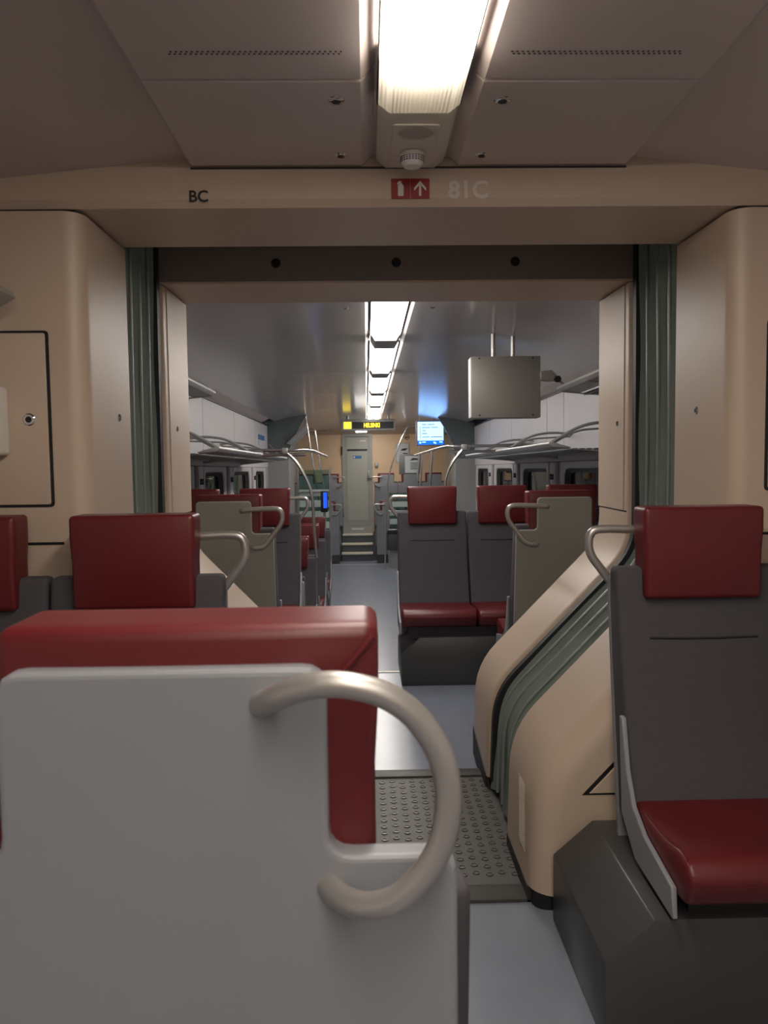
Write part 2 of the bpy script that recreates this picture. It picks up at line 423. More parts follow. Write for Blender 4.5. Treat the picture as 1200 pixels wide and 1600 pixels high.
# bound fold edges and rivets
for f in range(1, NF):
    u = f/NF; b = nb()
    tube(b, [(p.x+n_.x*(boff(u)-.001), Y0B+(Y1B-Y0B)*u+.010*math.sin(p.y*3.1)*math.sin(PI*u), max(.02, p.y+n_.y*(boff(u)-.001))) for p, n_ in zip(dP, dN)], .0055, 6)
    part('fold_binding', b, 'bellows', bw)
h = nb(); rP, rN = dense(full, NN, .034)
for f in range(NF):
    u = (f+.17)/NF; o_ = boff(u)-.001
    for i, (p, n_) in enumerate(zip(rP, rN)):
        if (i+f) % 2: continue
        cyl(h, (p.x+n_.x*o_, Y0B+(Y1B-Y0B)*u, max(.02, p.y+n_.y*o_)), (-n_.x, 0, -n_.y), .0024, .003, 5, .0014)
q = part('rivets', h, 'steel', bw); q['kind'] = 'stuff'
# black rubber seal
b = nb(); rr = []
for p, n_ in zip(dP, dN): rr.append([b.verts.new((p.x+n_.x*a, y_, max(.0, p.y+n_.y*a))) for a, y_ in ((.07, 3.155), (.012, 3.155), (.012, 3.193), (.07, 3.193))])
for i in range(len(rr)-1):
    for k in range(3): b.faces.new((rr[i][k], rr[i+1][k], rr[i+1][k+1], rr[i][k+1]))
part('seal', b, 'black', bw)

# gangway floor plate with ring studs
gp = thing('gangway_floor_plate', 'dark metal bridge plate with raised ring studs in the gangway', 'floor plate', (CX, 2.88, 0))
part('plate', box(nb(), CX-.40, CX+.40, 2.45, 3.33, -.03, .004), 'plate', gp)
part('threshold', rbox(CX-.42, CX+.42, 2.36, 2.452, -.03, .010, .004, 2), 'plate', gp)
part('threshold', rbox(CX-.42, CX+.42, 3.325, 3.40, -.03, .012, .004, 2), 'plate', gp)
b = nb(); seg = 12
prof = [(.0125, 0), (.0115, .0028), (.0090, .0028), (.0080, .0008)]
rings = [[b.verts.new((r_*math.cos(2*PI*k/seg), r_*math.sin(2*PI*k/seg), z_)) for k in range(seg)] for r_, z_ in prof]
for i in range(3):
    for k in range(seg): b.faces.new((rings[i][k], rings[i][(k+1)%seg], rings[i+1][(k+1)%seg], rings[i+1][k]))
b.faces.new(rings[-1]); stud_me = mesh_of(b, 'stud'); stud_me.materials.append(MATS['stud'])
for i in range(17):
    for j in range(16):
        o = bpy.data.objects.new('stud', stud_me); COL.objects.link(o); o.parent = gp
        o.location = (-.336+i*.042, 2.52+j*.0505+(.012 if i % 2 else 0)-2.88, .004)

# far frame posts
YF0, YF1 = 3.20, 3.60
for s, nm in ((-1, 'wall_portal_left'), (1, 'wall_portal_right')):
    g = thing(nm, 'beige gangway post of the far car on the '+('left' if s < 0 else 'right'), None, (CX+s*.7, 3.4, 0), kind='structure')
    part('post_shell', pillar(s, YF0, YF1, .022, 1.56, 2.052), 'beige', g, angle=50)
    part('black_foot', foot_block(s, YF0+.02, YF1-.01, .010, 1.2), 'black', g)
    part('skirting', prism([(YF0+.02,.0),(YF1,.0),(YF1,.13),(YF0+.02,.06)], 'x', *sorted((CX+s*.342, CX+s*.36))), 'rubber', g)
    part('joint', box(nb(), *(sorted((CX+s*(HW-.0008), CX+s*(HW+.02)))), YF0+.02, YF1+.001, 1.134, 1.140), 'black', g)
    part('upper_cladding', box(nb(), *(sorted((CX+s*(HW-.004), CX+s*(HW+.02)))), YF0+.055, YF1+.002, 1.14, 2.05), 'beige', g)
    lock(g, (CX+s*(HW-.004), 3.37 if s < 0 else 3.335, 1.497), (-s,0,0), .012)
hf = thing('wall_portal_header', 'header of the far gangway frame with three dark bolt holes', None, (CX, 3.4, 2.055), kind='structure')
part('beam', prism([(YF0, 2.42), (YF0, 2.07), (YF0+.010, 2.056), (YF1, 2.056), (YF1, 2.42)], 'x', WL-.03, WR+.03), 'beige', hf, angle=20)
part('shaded_face', box(nb(), CX-.945, CX+.945, YF0-.006, YF0+.002, 2.062, 2.36), 'lintel_shaded', hf)  # front of the beam, with its shade painted in as colour
for x in (-.457, .014, .482):
    b = nb(); cyl(b, (x, YF0-.006, 2.131), (0,-1,0), .0185, .003, 20, .015); k = part('bolt_cap', b, 'black', hf)

# ================================================================== SEATS
SW = .475
def seat_panel_bm(w_, sh, lean=.15):
    a, c0, c1 = w_/2-.006, -.139+sh, .139+sh
    P = fillet([(-a,.17),(a,.17),(a,.95),(a,1.025),(c1,1.025),(c1,1.189),(c0,1.189),(c0,1.025),(-a,1.025),(-a,.95)], [.01,.01,0,.022,.022,.022,.022,.022,.022,0], 4, True)
    b = prism([tuple(p) for p in P], 'y', 0, .022, .006, 3, only='a0')
    bmesh.ops.bisect_plane(b, geom=b.verts[:]+b.edges[:]+b.faces[:], plane_co=(0,0,.95), plane_no=(0,0,1))
    for v in b.verts:
        if v.co.z < .949: v.co.y += (.95-v.co.z)*lean      # the shell leans with the backrest
    return b
def seat_meshes():
    D = {}
    bk = prism([(.088,1.052),(.100,.96),(.125,.86),(.160,.72),(.205,.58),(.262,.455),(.268,.37),(.125,.37),(.045,.80),(.024,.95),(.024,1.052)], 'x', -SW/2+.004, SW/2-.004, .014, 3)
    D['backrest'] = (mesh_of(bk, 'backrest', 50), 'fabric')
    h = nb(); box(h, -.166, .166, .022, .122, .968, 1.222)
    bmesh.ops.subdivide_edges(h, edges=h.edges[:], cuts=3, use_grid_fill=True)
    for v in h.verts:
        u = abs(v.co.x)/.166; q = abs(v.co.z-1.095)/.127
        if v.co.y > .11: v.co.y += .012*(1-u*u)*(1-q*q)
        if v.co.z < 1.1: v.co.x *= .975
        if v.co.y < .03: v.co.y -= .004*(1-u*u)
    E = [e for e in h.edges if len(e.link_faces) == 2 and e.calc_face_angle(0) > .7]
    bmesh.ops.bevel(h, geom=E, offset=.013, segments=3, profile=.55, affect='EDGES')
    D['headrest'] = (mesh_of(h, 'headrest', 60), 'leather')
    cu = nb(); pr = [(.245,.462),(.35,.452),(.46,.457),(.54,.472),(.585,.468),(.612,.44),(.612,.41),(.590,.365),(.45,.345),(.245,.36)]
    prism(pr, 'x', -SW/2+.005, SW/2-.005, .02, 3, bm=cu)
    D['cushion'] = (mesh_of(cu, 'cushion', 60), 'leather')
    D['back_panel'] = (mesh_of(seat_panel_bm(SW, .018), 'back_panel', 14), 'panel_grey')
    se = nb(); v0 = [(-.15,.1268,.862),(.15,.1268,.862)]
    tube(se, [(-.15,.1255,.862),(-.05,.1265,.860),(.05,.1265,.860),(.15,.1255,.862)], .0028, 6)
    D['stitched_seam'] = (mesh_of(se, 'stitched_seam'), 'seam')
    for sx, key in ((-1, 'piping'), (1, 'piping2')):
        pp = nb(); tube(pp, [(sx*.2215,.30,.4565),(sx*.2215,.38,.4515),(sx*.2215,.46,.4545),(sx*.2215,.54,.468),(sx*.2215,.582,.464),(sx*.2215,.606,.437)], .0045, 6)
        D[key] = (mesh_of(pp, 'piping'), 'leather')
    return D
SM = seat_meshes()
for me, m in SM.values(): me.materials.append(MATS[m])
PANELS = {}
upright = mesh_of(seat_panel_bm(SW, -.018, 0), 'back_panel', 14); upright.materials.append(MATS['panel_grey'])
for sg in (-1, 1):
    for wm in (False, True):
        me = mesh_of(seat_panel_bm(SW, .018*sg), 'back_panel', 14); me.materials.append(MATS['panel_warm' if wm else 'panel_grey']); PANELS[sg, wm] = me
lb = prism([(.075,.975),(.100,.94),(.125,.86),(.160,.72),(.205,.58),(.262,.455),(.268,.37),(.125,.37),(.045,.80),(.024,.95),(.024,.985)], 'x', -SW/2+.010, SW/2+.009, .012, 3)
low_back = mesh_of(lb, 'backrest', 50); low_back.materials.append(MATS['fabric'])
def d_handle(s):
    P = [(.165,.004,1.140),(.160,-.022,1.146),(.02,-.026,1.152),(-.038,-.026,1.150),(-.044,-.026,1.085),(.050,-.026,.962),(.108,-.022,.955),(.112,.004,.955)]
    P = fillet([(p[0]*s,p[1],p[2]) for p in P], [0,.012,.0,.05,.05,.03,.012,0], 5)
    return tube(nb(), P, .0125, 10)
def c_handle(s):
    P = [(.172,.004,1.158),(.158,-.030,1.173),(.134,-.043,1.186),(.104,-.047,1.190),(.068,-.047,1.181),(.043,-.047,1.163),(.023,-.047,1.131),(.017,-.047,1.098),(.021,-.047,1.065),(.034,-.047,1.037),(.060,-.047,1.012),(.084,-.040,1.003),(.104,-.022,.9995),(.118,.006,.998)]
    P = fillet([(p[0]*s,p[1],p[2]) for p in P], .02, 4)
    return tube(nb(), P, .0108, 16)
def seat(label, n, loc, rot, s, group, low=False, handle='d', base='box', warm=False, bw_=0., bfront=.53, parts=True):
    """bench of n seats. local frame: sitter looks to +y, aisle end at x=0, seats run towards s*x"""
    t = thing('train_seat', label, 'seat', loc, rot, group)
    for i in range(n):
        cx = s*(SW*(i+.5))
        for nm, (me, m) in SM.items():
            if nm in ('piping', 'piping2', 'stitched_seam'): continue
            if nm == 'back_panel': me = PANELS[s, warm]
            if nm == 'backrest' and low: me = low_back
            if nm == 'back_panel' and low: me = upright
            o = bpy.data.objects.new(nm, me); COL.objects.link(o); o.parent = t; o.location = (cx, 0, 0)
            for sub in {'backrest': ('stitched_seam',), 'cushion': ('piping', 'piping2')}.get(nm, ()):
                q = bpy.data.objects.new(sub.rstrip('2'), SM[sub][0]); COL.objects.link(q); q.parent = o
    if handle: part('grab_handle', c_handle(s) if handle == 'c' else d_handle(s), 'satin', t, world=False)
    # aisle side shell
    P = [(.165,.66),(.185,.66),(.225,.53),(.275,.455),(.36,.415),(.545,.385),(.555,.315),(.30,.325),(.19,.40)]
    part('side_shell', prism(P, 'x', *sorted((-s*.009, s*.004)), .002, 1), 'panel_grey', t, world=False)
    if base == 'podium':
        x0, x1 = -bw_, n*SW
        Q = [(s*x0,0),(s*x1,0),(s*x1,.30),(s*(x0+.115),.30),(s*x0,.20)]
        part('podium', prism(Q, 'y', .02, bfront, .004, 2), 'podium', t, world=False)
        part('seat_support', box(nb(), *sorted((s*.05, s*(x1-.05))), .12, bfront-.03, .29, .36), 'rubber', t, world=False)
    else:
        x1 = n*SW
        Q = [(.14,0),(bfront,0),(bfront+.0,.20),(bfront-.04,.335),(.14,.335)]
        part('base', prism(Q, 'x', *sorted((s*.012, s*(x1-.01))), .004, 2), 'podium', t, world=False)
        part('seat_support', box(nb(), *sorted((s*.05, s*(x1-.05))), .12, .5, .32, .362), 'rubber', t, world=False)
    return t
G1 = 'seats of the near car'; G2 = 'seats of the far car'
fgs = seat('grey backed red seat in the foreground with a large curved grab handle', 3, (-.035, .664, 0), 0, -1, G1, handle='c', low=True)
seat('dark seat with red headrest facing the camera at the left, before the gangway post', 2, (-.505, 2.255, 0), PI, 1, G1, base='box')
seat('dark seat with red headrest and red cushion facing the camera at the right edge', 2, (.573, 2.285, 0), PI, -1, G1, base='podium', bw_=.155)

part('corner_seam', tube(nb(), [(-.076,.019,1.212),(-.095,.0165,1.19),(-.118,.0165,1.165)], .003, 6), 'leather', fgs, world=False)
# near luggage rack tip and white box on the left
t = thing('luggage_rack', 'end of a grey luggage rack at the left edge above the access door', 'luggage rack', (-1.3, 1.0, 1.75))
part('shelf', prism([(-1.54,1.79),(-1.54,1.75),(-1.10,1.775),(-1.045,1.805),(-1.06,1.825),(-1.10,1.838),(-1.2,1.80)], 'y', -1.5, 2.2, .004, 2), 'rack', t)
t = thing('dispenser_box', 'white plastic box on the access door at the left edge', 'box', (-1.2, 2.22, 1.38))
part('body', rbox(-1.36, -1.118, 2.17, 2.292, 1.385, 1.578, .012, 3), 'print_white', t)
part('lid', rbox(-1.355, -1.123, 2.162, 2.172, 1.40, 1.57, .004, 2), 'print_white', t)

# ================================================================== FAR CAR (its axis dips slightly with the track)
FAR = True
FZ = -.025; LOW = -.50; CZ = 2.165
fl = thing('floor', 'grey blue floor of the far car with steps down to the low section', None, (CX, 4.4, FZ), kind='structure')
part('high_floor', box(nb(), WL, WR, 3.40, 5.22, FZ-.06, FZ), 'floor_blue', fl)
part('seat_podium_floor', box(nb(), WL, -.585, 5.22, 5.60, LOW, FZ), 'floor_blue', fl)
part('seat_podium_floor', box(nb(), .10, WR, 5.22, 5.62, LOW, FZ), 'floor_blue', fl)
part('riser', box(nb(), WL, WR, 5.16, 5.22, LOW, FZ-.06), 'step_dark', fl)
part('step_edge', box(nb(), -.585, .10, 5.195, 5.228, FZ-.02, FZ+.004), 'nosing', fl)
for k in range(2):
    z = FZ-(k+1)*.158
    part('step', box(nb(), -.585, .10, 5.22+k*.24, 5.46+k*.24, LOW, z), 'floor_blue', fl)
    part('step_edge', box(nb(), -.585, .10, 5.435+k*.24, 5.463+k*.24, z-.02, z+.004), 'nosing', fl)
solo('floor', box(nb(), WL, WR, 5.22, 16.7, LOW-.06, LOW), 'floor_blue', kind='structure', label='low blue grey floor of the far car')
cf = thing('ceiling', 'smooth glossy grey ceiling of the far car', None, (CX, 10, CZ), kind='structure')
yj = [3.60, 5.05, 7.0, 9.0, 11.0, 12.9, 16.7]
for s in (-1, 1):
    xw = WR if s > 0 else WL
    for k in range(len(yj)-1):
        P = [(CX+s*.128, CZ), (CX+s*.62, CZ), (xw-s*.30, 2.085), (xw-s*.11, 2.03), (xw-s*.11, 2.4), (CX+s*.128, 2.4)]
        part('ceiling_panel', prism(P, 'y', yj[k]+(.002 if k else 0), yj[k+1]-.002), 'ceil_far', cf)
        part('light_edge', prism([(CX+s*.1275, CZ+.0005), (CX+s*.097, CZ+.022), (CX+s*.097, CZ+.06), (CX+s*.1275, CZ+.06)], 'y', yj[k], yj[k+1]), 'ceil', cf)
        if k < 4: part('cove_strip', prism([(xw-s*.11, 2.03), (xw, 1.975), (xw, 2.1), (xw-s*.11, 2.1)], 'y', yj[k]+.002, yj[k+1]-.002), 'ceil', cf)
    lock(cf, (CX+s*.23, 4.25, CZ), (0,0,-1), .013)
part('backing', box(nb(), CX-.12, CX+.12, 3.6, 16.7, CZ+.045, CZ+.09), 'housing', cf)
for k, y0 in enumerate((12.95, 14.70)):
    lamp(y0, y0+1.40, CZ+.004, 'lamp_far', ('nearer', 'farther')[k]+' light module hidden behind the destination display')
LBL = ('first', 'second', 'third', 'fourth', 'fifth')
for k in range(5):
    y0 = 3.68+k*1.735
    lamp(y0, y0+1.40, CZ+.004, 'lamp_far', LBL[k]+' bright light module of the far car, counted from the gangway')
    if k < 4:
        t = thing('light_spacer', 'dark grey spacer after the '+LBL[k]+' light module of the far car', 'light cover', (CX, y0+1.56, CZ), group='spacers between the far light modules')
        part('cover', prism([(CX-.094,CZ+.03),(CX-.094,CZ+.004),(CX-.068,CZ-.040),(CX+.068,CZ-.040),(CX+.094,CZ+.004),(CX+.094,CZ+.03)], 'y', y0+1.404, y0+1.731, .004, 2, only='caps'), 'wall_grey', t)
        part('louvre', box(nb(), CX-.05, CX+.05, y0+1.45, y0+1.69, CZ-.043, CZ-.040), 'wall_grey', t)

# ---- side walls with windows
def side_wall(s):
    xw = WR if s > 0 else WL; nm = 'wall_right' if s > 0 else 'wall_left'
    g = thing(nm, ('right' if s > 0 else 'left')+' side wall of the far car with white panels above the windows', None, (xw, 8, 0), kind='structure')
    xo = xw+s*.05
    sp = lambda a, b_: sorted((a, b_))
    wins = [(5.35, 6.85), (7.35, 8.65), (9.12, 10.42), (10.95, 12.15)] if s > 0 else [(5.25, 6.55), (6.98, 8.05), (8.52, 9.80), (10.2, 11.2)]
    ye = 12.5 if s > 0 else 11.65
    seams = [3.6, 5.2, 6.82, 7.46, 9.27, 10.9, ye] if s > 0 else [3.6, 5.4, 7.05, 8.72, 10.35, ye]
    for a, b_ in zip(seams[:-1], seams[1:]):
        part('wall_panel', prism(rrect(a+.005, b_-.005, 1.365, 1.968, .004), 'x', *sp(xw+s*.0, xo), .0, 1), 'wall_white', g)
    part('panel_backing', box(nb(), *sp(xw+s*.004, xo+s*.02), 3.6, ye, 1.365, 1.98), 'black', g)
    part('cantrail_joint', box(nb(), *sp(xw-s*.012, xw+s*.01), 3.6, ye, 1.962, 1.976), 'black', g)
    part('lower_wall', box(nb(), *sp(xw, xo), 3.6, 16.7, LOW, .45), 'wall_grey', g)
    part('window_band', box(nb(), *sp(xw, xo), 3.6, wins[0][0], .45, 1.36), 'wall_grey', g)
    ends = wins+[(16.7, 16.7)]
    for (a, b_), (c, d) in zip(ends[:-1], ends[1:]):
        part('window_pillar', box(nb(), *sp(xw, xo), b_, c, .45, 1.36), 'wall_grey', g)
        if c < 16:
            m_ = (b_+c)/2
            pl = part('pillar_cover', prism([(m_-.10,1.36),(m_+.10,1.36),(m_+.085,1.12),(m_+.085,.45),(m_-.085,.45),(m_-.085,1.12)], 'x', *sp(xw-s*.035, xw), .008, 2), 'wall_white', g)
            hk = nb(); box(hk, *sp(xw-s*.045, xw-s*.035), m_-.05, m_+.05, 1.225, 1.235)
            for q_ in (-.05, 0, .05): box(hk, *sp(xw-s*.045, xw-s*.035), m_+q_-.006, m_+q_+.006, 1.205, 1.255)
            part('coat_hook', hk, 'black', pl)
    part('upper_wall', box(nb(), *sp(xw, xo), ye, 16.7, 1.36, 2.3), 'wall_grey', g)
    for a, b_ in wins:
        global WN
        WN += 1
        wg = thing('window_%d' % WN, None, None, (xw, (a+b_)/2, .45), kind='structure')
        wg['label'] = 'dark night window in the '+('right' if s > 0 else 'left')+' wall of the far car'
        # frame: rounded opening
        o_ = rrect(a-.02, b_+.02, .44, 1.36, .02, 3); i_ = rrect(a+.045, b_-.045, .50, 1.315, .11, 3)
        b = nb(); n = len(o_)
        for xx, flip in ((xw-s*.018, 0),):
            gk = nb(); A = [b.verts.new((xx, p[0], p[1])) for p in o_]; B = [b.verts.new((xx+s*.006, p[0], p[1])) for p in i_]
            Cc = [b.verts.new((xw+s*.004, p[0], p[1])) for p in rrect(a+.055, b_-.055, .51, 1.305, .11, 3)]
            D_ = [b.verts.new((xw+s*.01, p[0], p[1])) for p in o_]
            for k in range(n):
                k2 = (k+1) % n
                b.faces.new((A[k], A[k2], B[k2], B[k])); b.faces.new((B[k], B[k2], Cc[k2], Cc[k])); b.faces.new((A[k], D_[k], D_[k2], A[k2]))
            g1 = rrect(a+.055, b_-.055, .51, 1.305, .11, 3); g2 = rrect(a+.13, b_-.13, .57, 1.27, .09, 3)
            G_ = [[gk.verts.new((x_, p[0], p[1])) for p in q_] for x_, q_ in ((xw+s*.0, g1), (xw+s*.036, g2))]
            for k in range(n): gk.faces.new((G_[0][k], G_[0][(k+1) % n], G_[1][(k+1) % n], G_[1][k]))
        part('window_frame', b, 'wall_white', wg); part('gasket', gk, 'black', wg)
        part('pane', box(nb(), *sp(xo-s*.008, xo-s*.002), a+.02, b_-.02, .46, 1.35), 'pane', wg)
    return g
WN = 0
side_wall(-1); side_wall(1)

# ---- luggage racks
def rack(s, y0, y1, z, xf, label, divs, slats=True):
    xw = (WR if s > 0 else WL)
    t = thing('luggage_rack', label, 'luggage rack', ((xw+xf)/2, (y0+y1)/2, z-.05), group='luggage racks of the far car')
    part('front_lip', prism([(xf, z-.006), (xf+s*.02, z-.024), (xf+s*.13, z-.034), (xf+s*.14, z-.026), (xf+s*.03, z+.004), (xf+s*.004, z+.008)], 'y', y0, y1, .003, 2), 'rack', t)
    part('back_rail', box(nb(), *sorted((xw-s*.06, xw-s*.002)), y0, y1, z-.055, z-.03), 'rack', t)
    n = 8
    x0, x1 = xf+s*.15, xw-s*.06
    for k in range(n):
        x = x0+(x1-x0)*(k+.5)/n
        part('slat', box(nb(), *sorted((x-.0135, x+.0135)), y0+.02, y1-.02, z-.044, z-.032), 'rack_dark' if slats else 'rack', t)
    for k in range(3):
        y = y0+.04+(y1-y0-.08)*k/2
        part('bracket', prism([(xf+s*.02, z-.026), (xf+s*.13, z-.037), (xw-s*.002, z-.075), (xw-s*.002, z-.044), (xf+s*.13,z-.034)], 'y', y-.018, y+.018), 'rack', t)
    for y in divs:
        P = fillet([(xf+s*.03, y, z+.006), (xf+s*.22, y, z+.115), (xf+s*.40, y, z+.135), (xw-s*.01, y, z+.115)], [0,.12,.1,0], 5)
        part('divider_arc', tube(nb(), P, .010, 8), 'rack', t)
        P = fillet([(xf+s*.05, y+.05, z+.002), (xf+s*.20, y+.05, z+.085), (xw-s*.01, y+.05, z+.10)], [0,.1,0], 5)
        part('divider_arc', tube(nb(), P, .007, 8), 'rack', t)
    return t
rack(-1, 3.62, 4.84, 1.79, -1.01, 'short high luggage rack at the left above the first far seats', [])
rack(1, 3.62, 4.80, 1.79, 1.035, 'short high luggage rack at the right beside the hanging grey box', [])
rack(-1, 4.92, 9.15, 1.46, -1.01, 'long low luggage rack along the left windows of the far car', [4.97, 6.4, 7.8])
rack(1, 4.94, 9.15, 1.465, 1.02, 'long low luggage rack along the right windows of the far car', [4.99, 6.5, 8.0])

# ---- hanging information screen seen from its back
t = thing('hanging_monitor', 'square grey metal monitor housing hung from the ceiling by two tubes, seen from behind', 'monitor', (.766, 5.06, 1.625))
hs = part('housing', rbox(.548, .984, 5.0, 5.12, 1.628, 2.012, .006, 2), 'box_grey', t)
part('side_trim', box(nb(), .5455, .5485, 5.004, 5.116, 1.634, 2.006), 'wall_white', t)
for x in (.600, .935):
    for z in (1.645, 1.998):
        b = nb(); cyl(b, (x, 5.0005, z), (0,-1,0), .0055, .002, 10); part('screw', b, 'black', hs)
for x in (.697, .822):
    b = nb(); tube(b, [(x, 5.06, 2.005), (x, 5.06, 2.16)], .0135, 12); part('hanger_tube', b, 'satin', t)
part('screen', box(nb(), .58, .95, 5.120, 5.1225, 1.67, 1.98), 'screen_far', t)
t = thing('camera_bracket', 'small grey bracket with dark star knob between monitor and luggage rack', 'bracket', (1.03, 5.0, 1.80))
part('arm', prism([(.98,1.86),(.98,1.915),(1.05,1.92),(1.085,1.885),(1.075,1.855),(1.03,1.852)], 'y', 4.98, 5.03, .004, 1), 'box_grey', t)
b = nb(); cyl(b, (1.082, 4.95, 1.862), (0,1,0), .022, .03, 6); part('star_knob', b, 'black', t)
part('stem', tube(nb(), [(1.085, 4.97, 1.862), (1.12, 4.97, 1.83), (1.13, 4.97, 1.80)], .008, 8), 'rack', t)

# ---- seats of the far car
seat('grey seat back with red headrest and bent handle just behind the left gangway post', 2, (-.578, 4.0, FZ), 0, -1, G2, warm=True)
seat('dark seat with red headrest facing the camera behind the left grey seat back', 2, (-.560, 5.46, FZ), PI, 1, G2, base='box', warm=True)
seat('row of three dark seats with red headrests facing the camera right of the aisle', 3, (.088, 5.46, FZ), PI, -1, G2, base='podium', bw_=.0, bfront=.60, warm=True)
seat('grey seat back with red headrest and bent handle just behind the right gangway post', 2, (.632, 4.0, FZ), 0, 1, G2, warm=True)
LS = ('nearest', 'second', 'farthest')
for k, y in enumerate((7.02, 8.73, 10.21)):
    seat(LS[k]+' low dark seat facing the camera left of the aisle, behind the gangway seats', 2, (-.560-.008*k, y, LOW), PI, 1, G2, warm=True, handle=None)
for k, y in enumerate((5.67, 7.13, 8.84)):
    seat(LS[k]+' low seat left of the aisle facing away towards the end door', 2, (-.562-.008*k, y, LOW), 0, -1, G2, warm=True, handle=None)
seat('raised seat back with red headrest left of the end door', 2, (-.588, 15.95, .02), 0, -1, G2)
seat('raised row of seat backs with red headrests right of the end door', 3, (.040, 15.95, .02), 0, 1, G2)
seat('low blue lit seat back below the raised one, left of the end steps', 1, (-.640, 15.28, LOW), 0, -1, G2)
seat('low blue lit seat back below the raised row, right of the end steps', 2, (.065, 15.28, LOW), 0, 1, G2)

# ---- stanchions and rails
def pole(label, pts, r=.014, rails=(), fl_=(), grp='steel grab poles of the far car', clamps=()):
    P = [Vector(p) for p in pts]
    base = min(P, key=lambda p: p.z)
    t = thing('grab_pole', label, 'grab pole', tuple(base), group=grp)
    part('tube', tube(nb(), P, r, 10), 'steel', t)
    for q in rails: part('rail', tube(nb(), q, r, 10), 'steel', t)
    for c in clamps:
        part('clamp', rbox(c[0]-.025, c[0]+.025, c[1]-.03, c[1]+.03, c[2]-.025, c[2]+.025, .008, 2), 'rack', t)
    for f in fl_:
        b = nb(); cyl(b, f, (0,0,1), .035, .012, 16); part('floor_flange', b, 'steel', t)
    return t
def fil(P, r): return fillet(P, r, 6)
ya = 6.95
pole('curved pole from the left luggage rail down to the nearest low seat', fil([(-.83, ya, 1.495), (-.71, ya, 1.385), (-.588, ya, 1.15), (-.575, ya, .80), (-.560, ya, .548)], [0,.1,.2,.2,0]),
     rails=(fil([(-1.53, ya, 1.492), (-.66, ya, 1.492), (-.60, ya+.35, 1.492), (-.62, 10.3, 1.492)], [0,.08,.15,0]), [(-1.53, ya+.05, 1.452), (-.64, ya+.05, 1.452)]), clamps=((-.815, ya, 1.487),))
pole('straight leaning pole nearer of the two left of the aisle in the doorway area', fil([(-1.012, 12.0, 2.13), (-1.004, 12.0, 2.10), (-.748, 12.0, .236), (-.748, 12.0, LOW)], [0,0,.2,0]), fl_=((-.748, 12.0, LOW),))
pole('straight leaning pole farther of the two left of the aisle in the doorway area', fil([(-1.10, 13.2, 2.00), (-.955, 13.2, 1.995), (-.72, 13.2, .32), (-.72, 13.2, LOW)], [0,.04,.2,0]), rails=([(-1.09, 13.2, 1.99), (-1.09, 13.2, 2.16)],), fl_=((-.72, 13.2, LOW),))
pole('curved pole from the right luggage rail behind the red headrests', fil([(.755, ya, 1.505), (.645, ya, 1.385), (.575, ya, 1.25), (.562, ya, .9), (.562, ya, LOW)], [0,.1,.2,.2,0]),
     rails=(fil([(1.57, ya, 1.508), (.60, ya, 1.508), (.572, ya+.4, 1.508), (.572, 11.3, 1.508)], [0,.08,.2,0]), [(1.57, ya+.06, 1.462), (.62, ya+.06, 1.462)]), fl_=((.562, ya, LOW),), clamps=((.74, ya, 1.50),))
for k, y in enumerate((8.3, 9.76, 10.35)):
    pole(('nearest', 'middle', 'farthest')[k]+' of three leaning poles under the right overhead rail', [(.572, y, 1.505), (.545, y, 1.13), (.545, y, LOW)], fl_=((.545, y, LOW),))
yp = 14.5
pole('tall bent floor pole beside the end steps, reaching the ceiling', fil([(.95, yp, 2.10), (.645, yp, 2.098), (.478, yp, 1.752), (.288, yp, 1.235), (.235, yp, .65), (.205, yp, LOW)], [0,.04,.2,.3,.3,0]), fl_=((.205, yp, LOW),))
# monitor on the right, lit
t = thing('information_monitor', 'lit blue and white passenger information monitor hanging at the right of the aisle', 'monitor', (.936, 13, 1.69))
part('housing', rbox(.704, 1.168, 13.0, 13.09, 1.690, 2.10, .008, 2), 'screen_bezel', t)
scn = part('screen', box(nb(), .728, 1.146, 12.996, 13.001, 1.775, 2.078), 'screen_white', t)
part('screen_footer', box(nb(), .728, 1.146, 12.996, 13.001, 1.708, 1.775), 'screen_blue', t)
b = nb()
for x0, x1, z in ((.80,.87,2.035),(.89,1.0,2.035),(.80,.93,1.985),(.95,1.06,1.985),(.80,.86,1.935),(.80,.88,1.885),(.80,.92,1.832),(.94,1.13,1.832)): box(b, x0, x1, 12.994, 12.9965, z-.0055, z+.0055)
box(b, .765, .771, 12.994, 12.9965, 1.81, 2.0)
part('timetable_text', b, 'print_black', scn)
b = nb(); cyl(b, (.768, 12.9965, 2.03), (0,-1,0), .018, .002, 14); cyl(b, (.768, 12.9965, 1.742), (0,-1,0), .018, .002, 14); cyl(b, (1.0, 12.9965, 1.742), (0,-1,0), .016, .002, 14); cyl(b, (1.018, 12.9965, 1.732), (0,-1,0), .012, .002, 14)
box(b, .80, .86, 12.994, 12.9965, 1.742, 1.758); box(b, 1.08, 1.13, 12.994, 12.9965, 1.742, 1.758)
part('screen_icons', b, 'screen_white', t)
part('hanger', tube(nb(), [(.97, 13.05, 2.09), (.99, 13.05, 2.17)], .014, 8), 'rack', t)
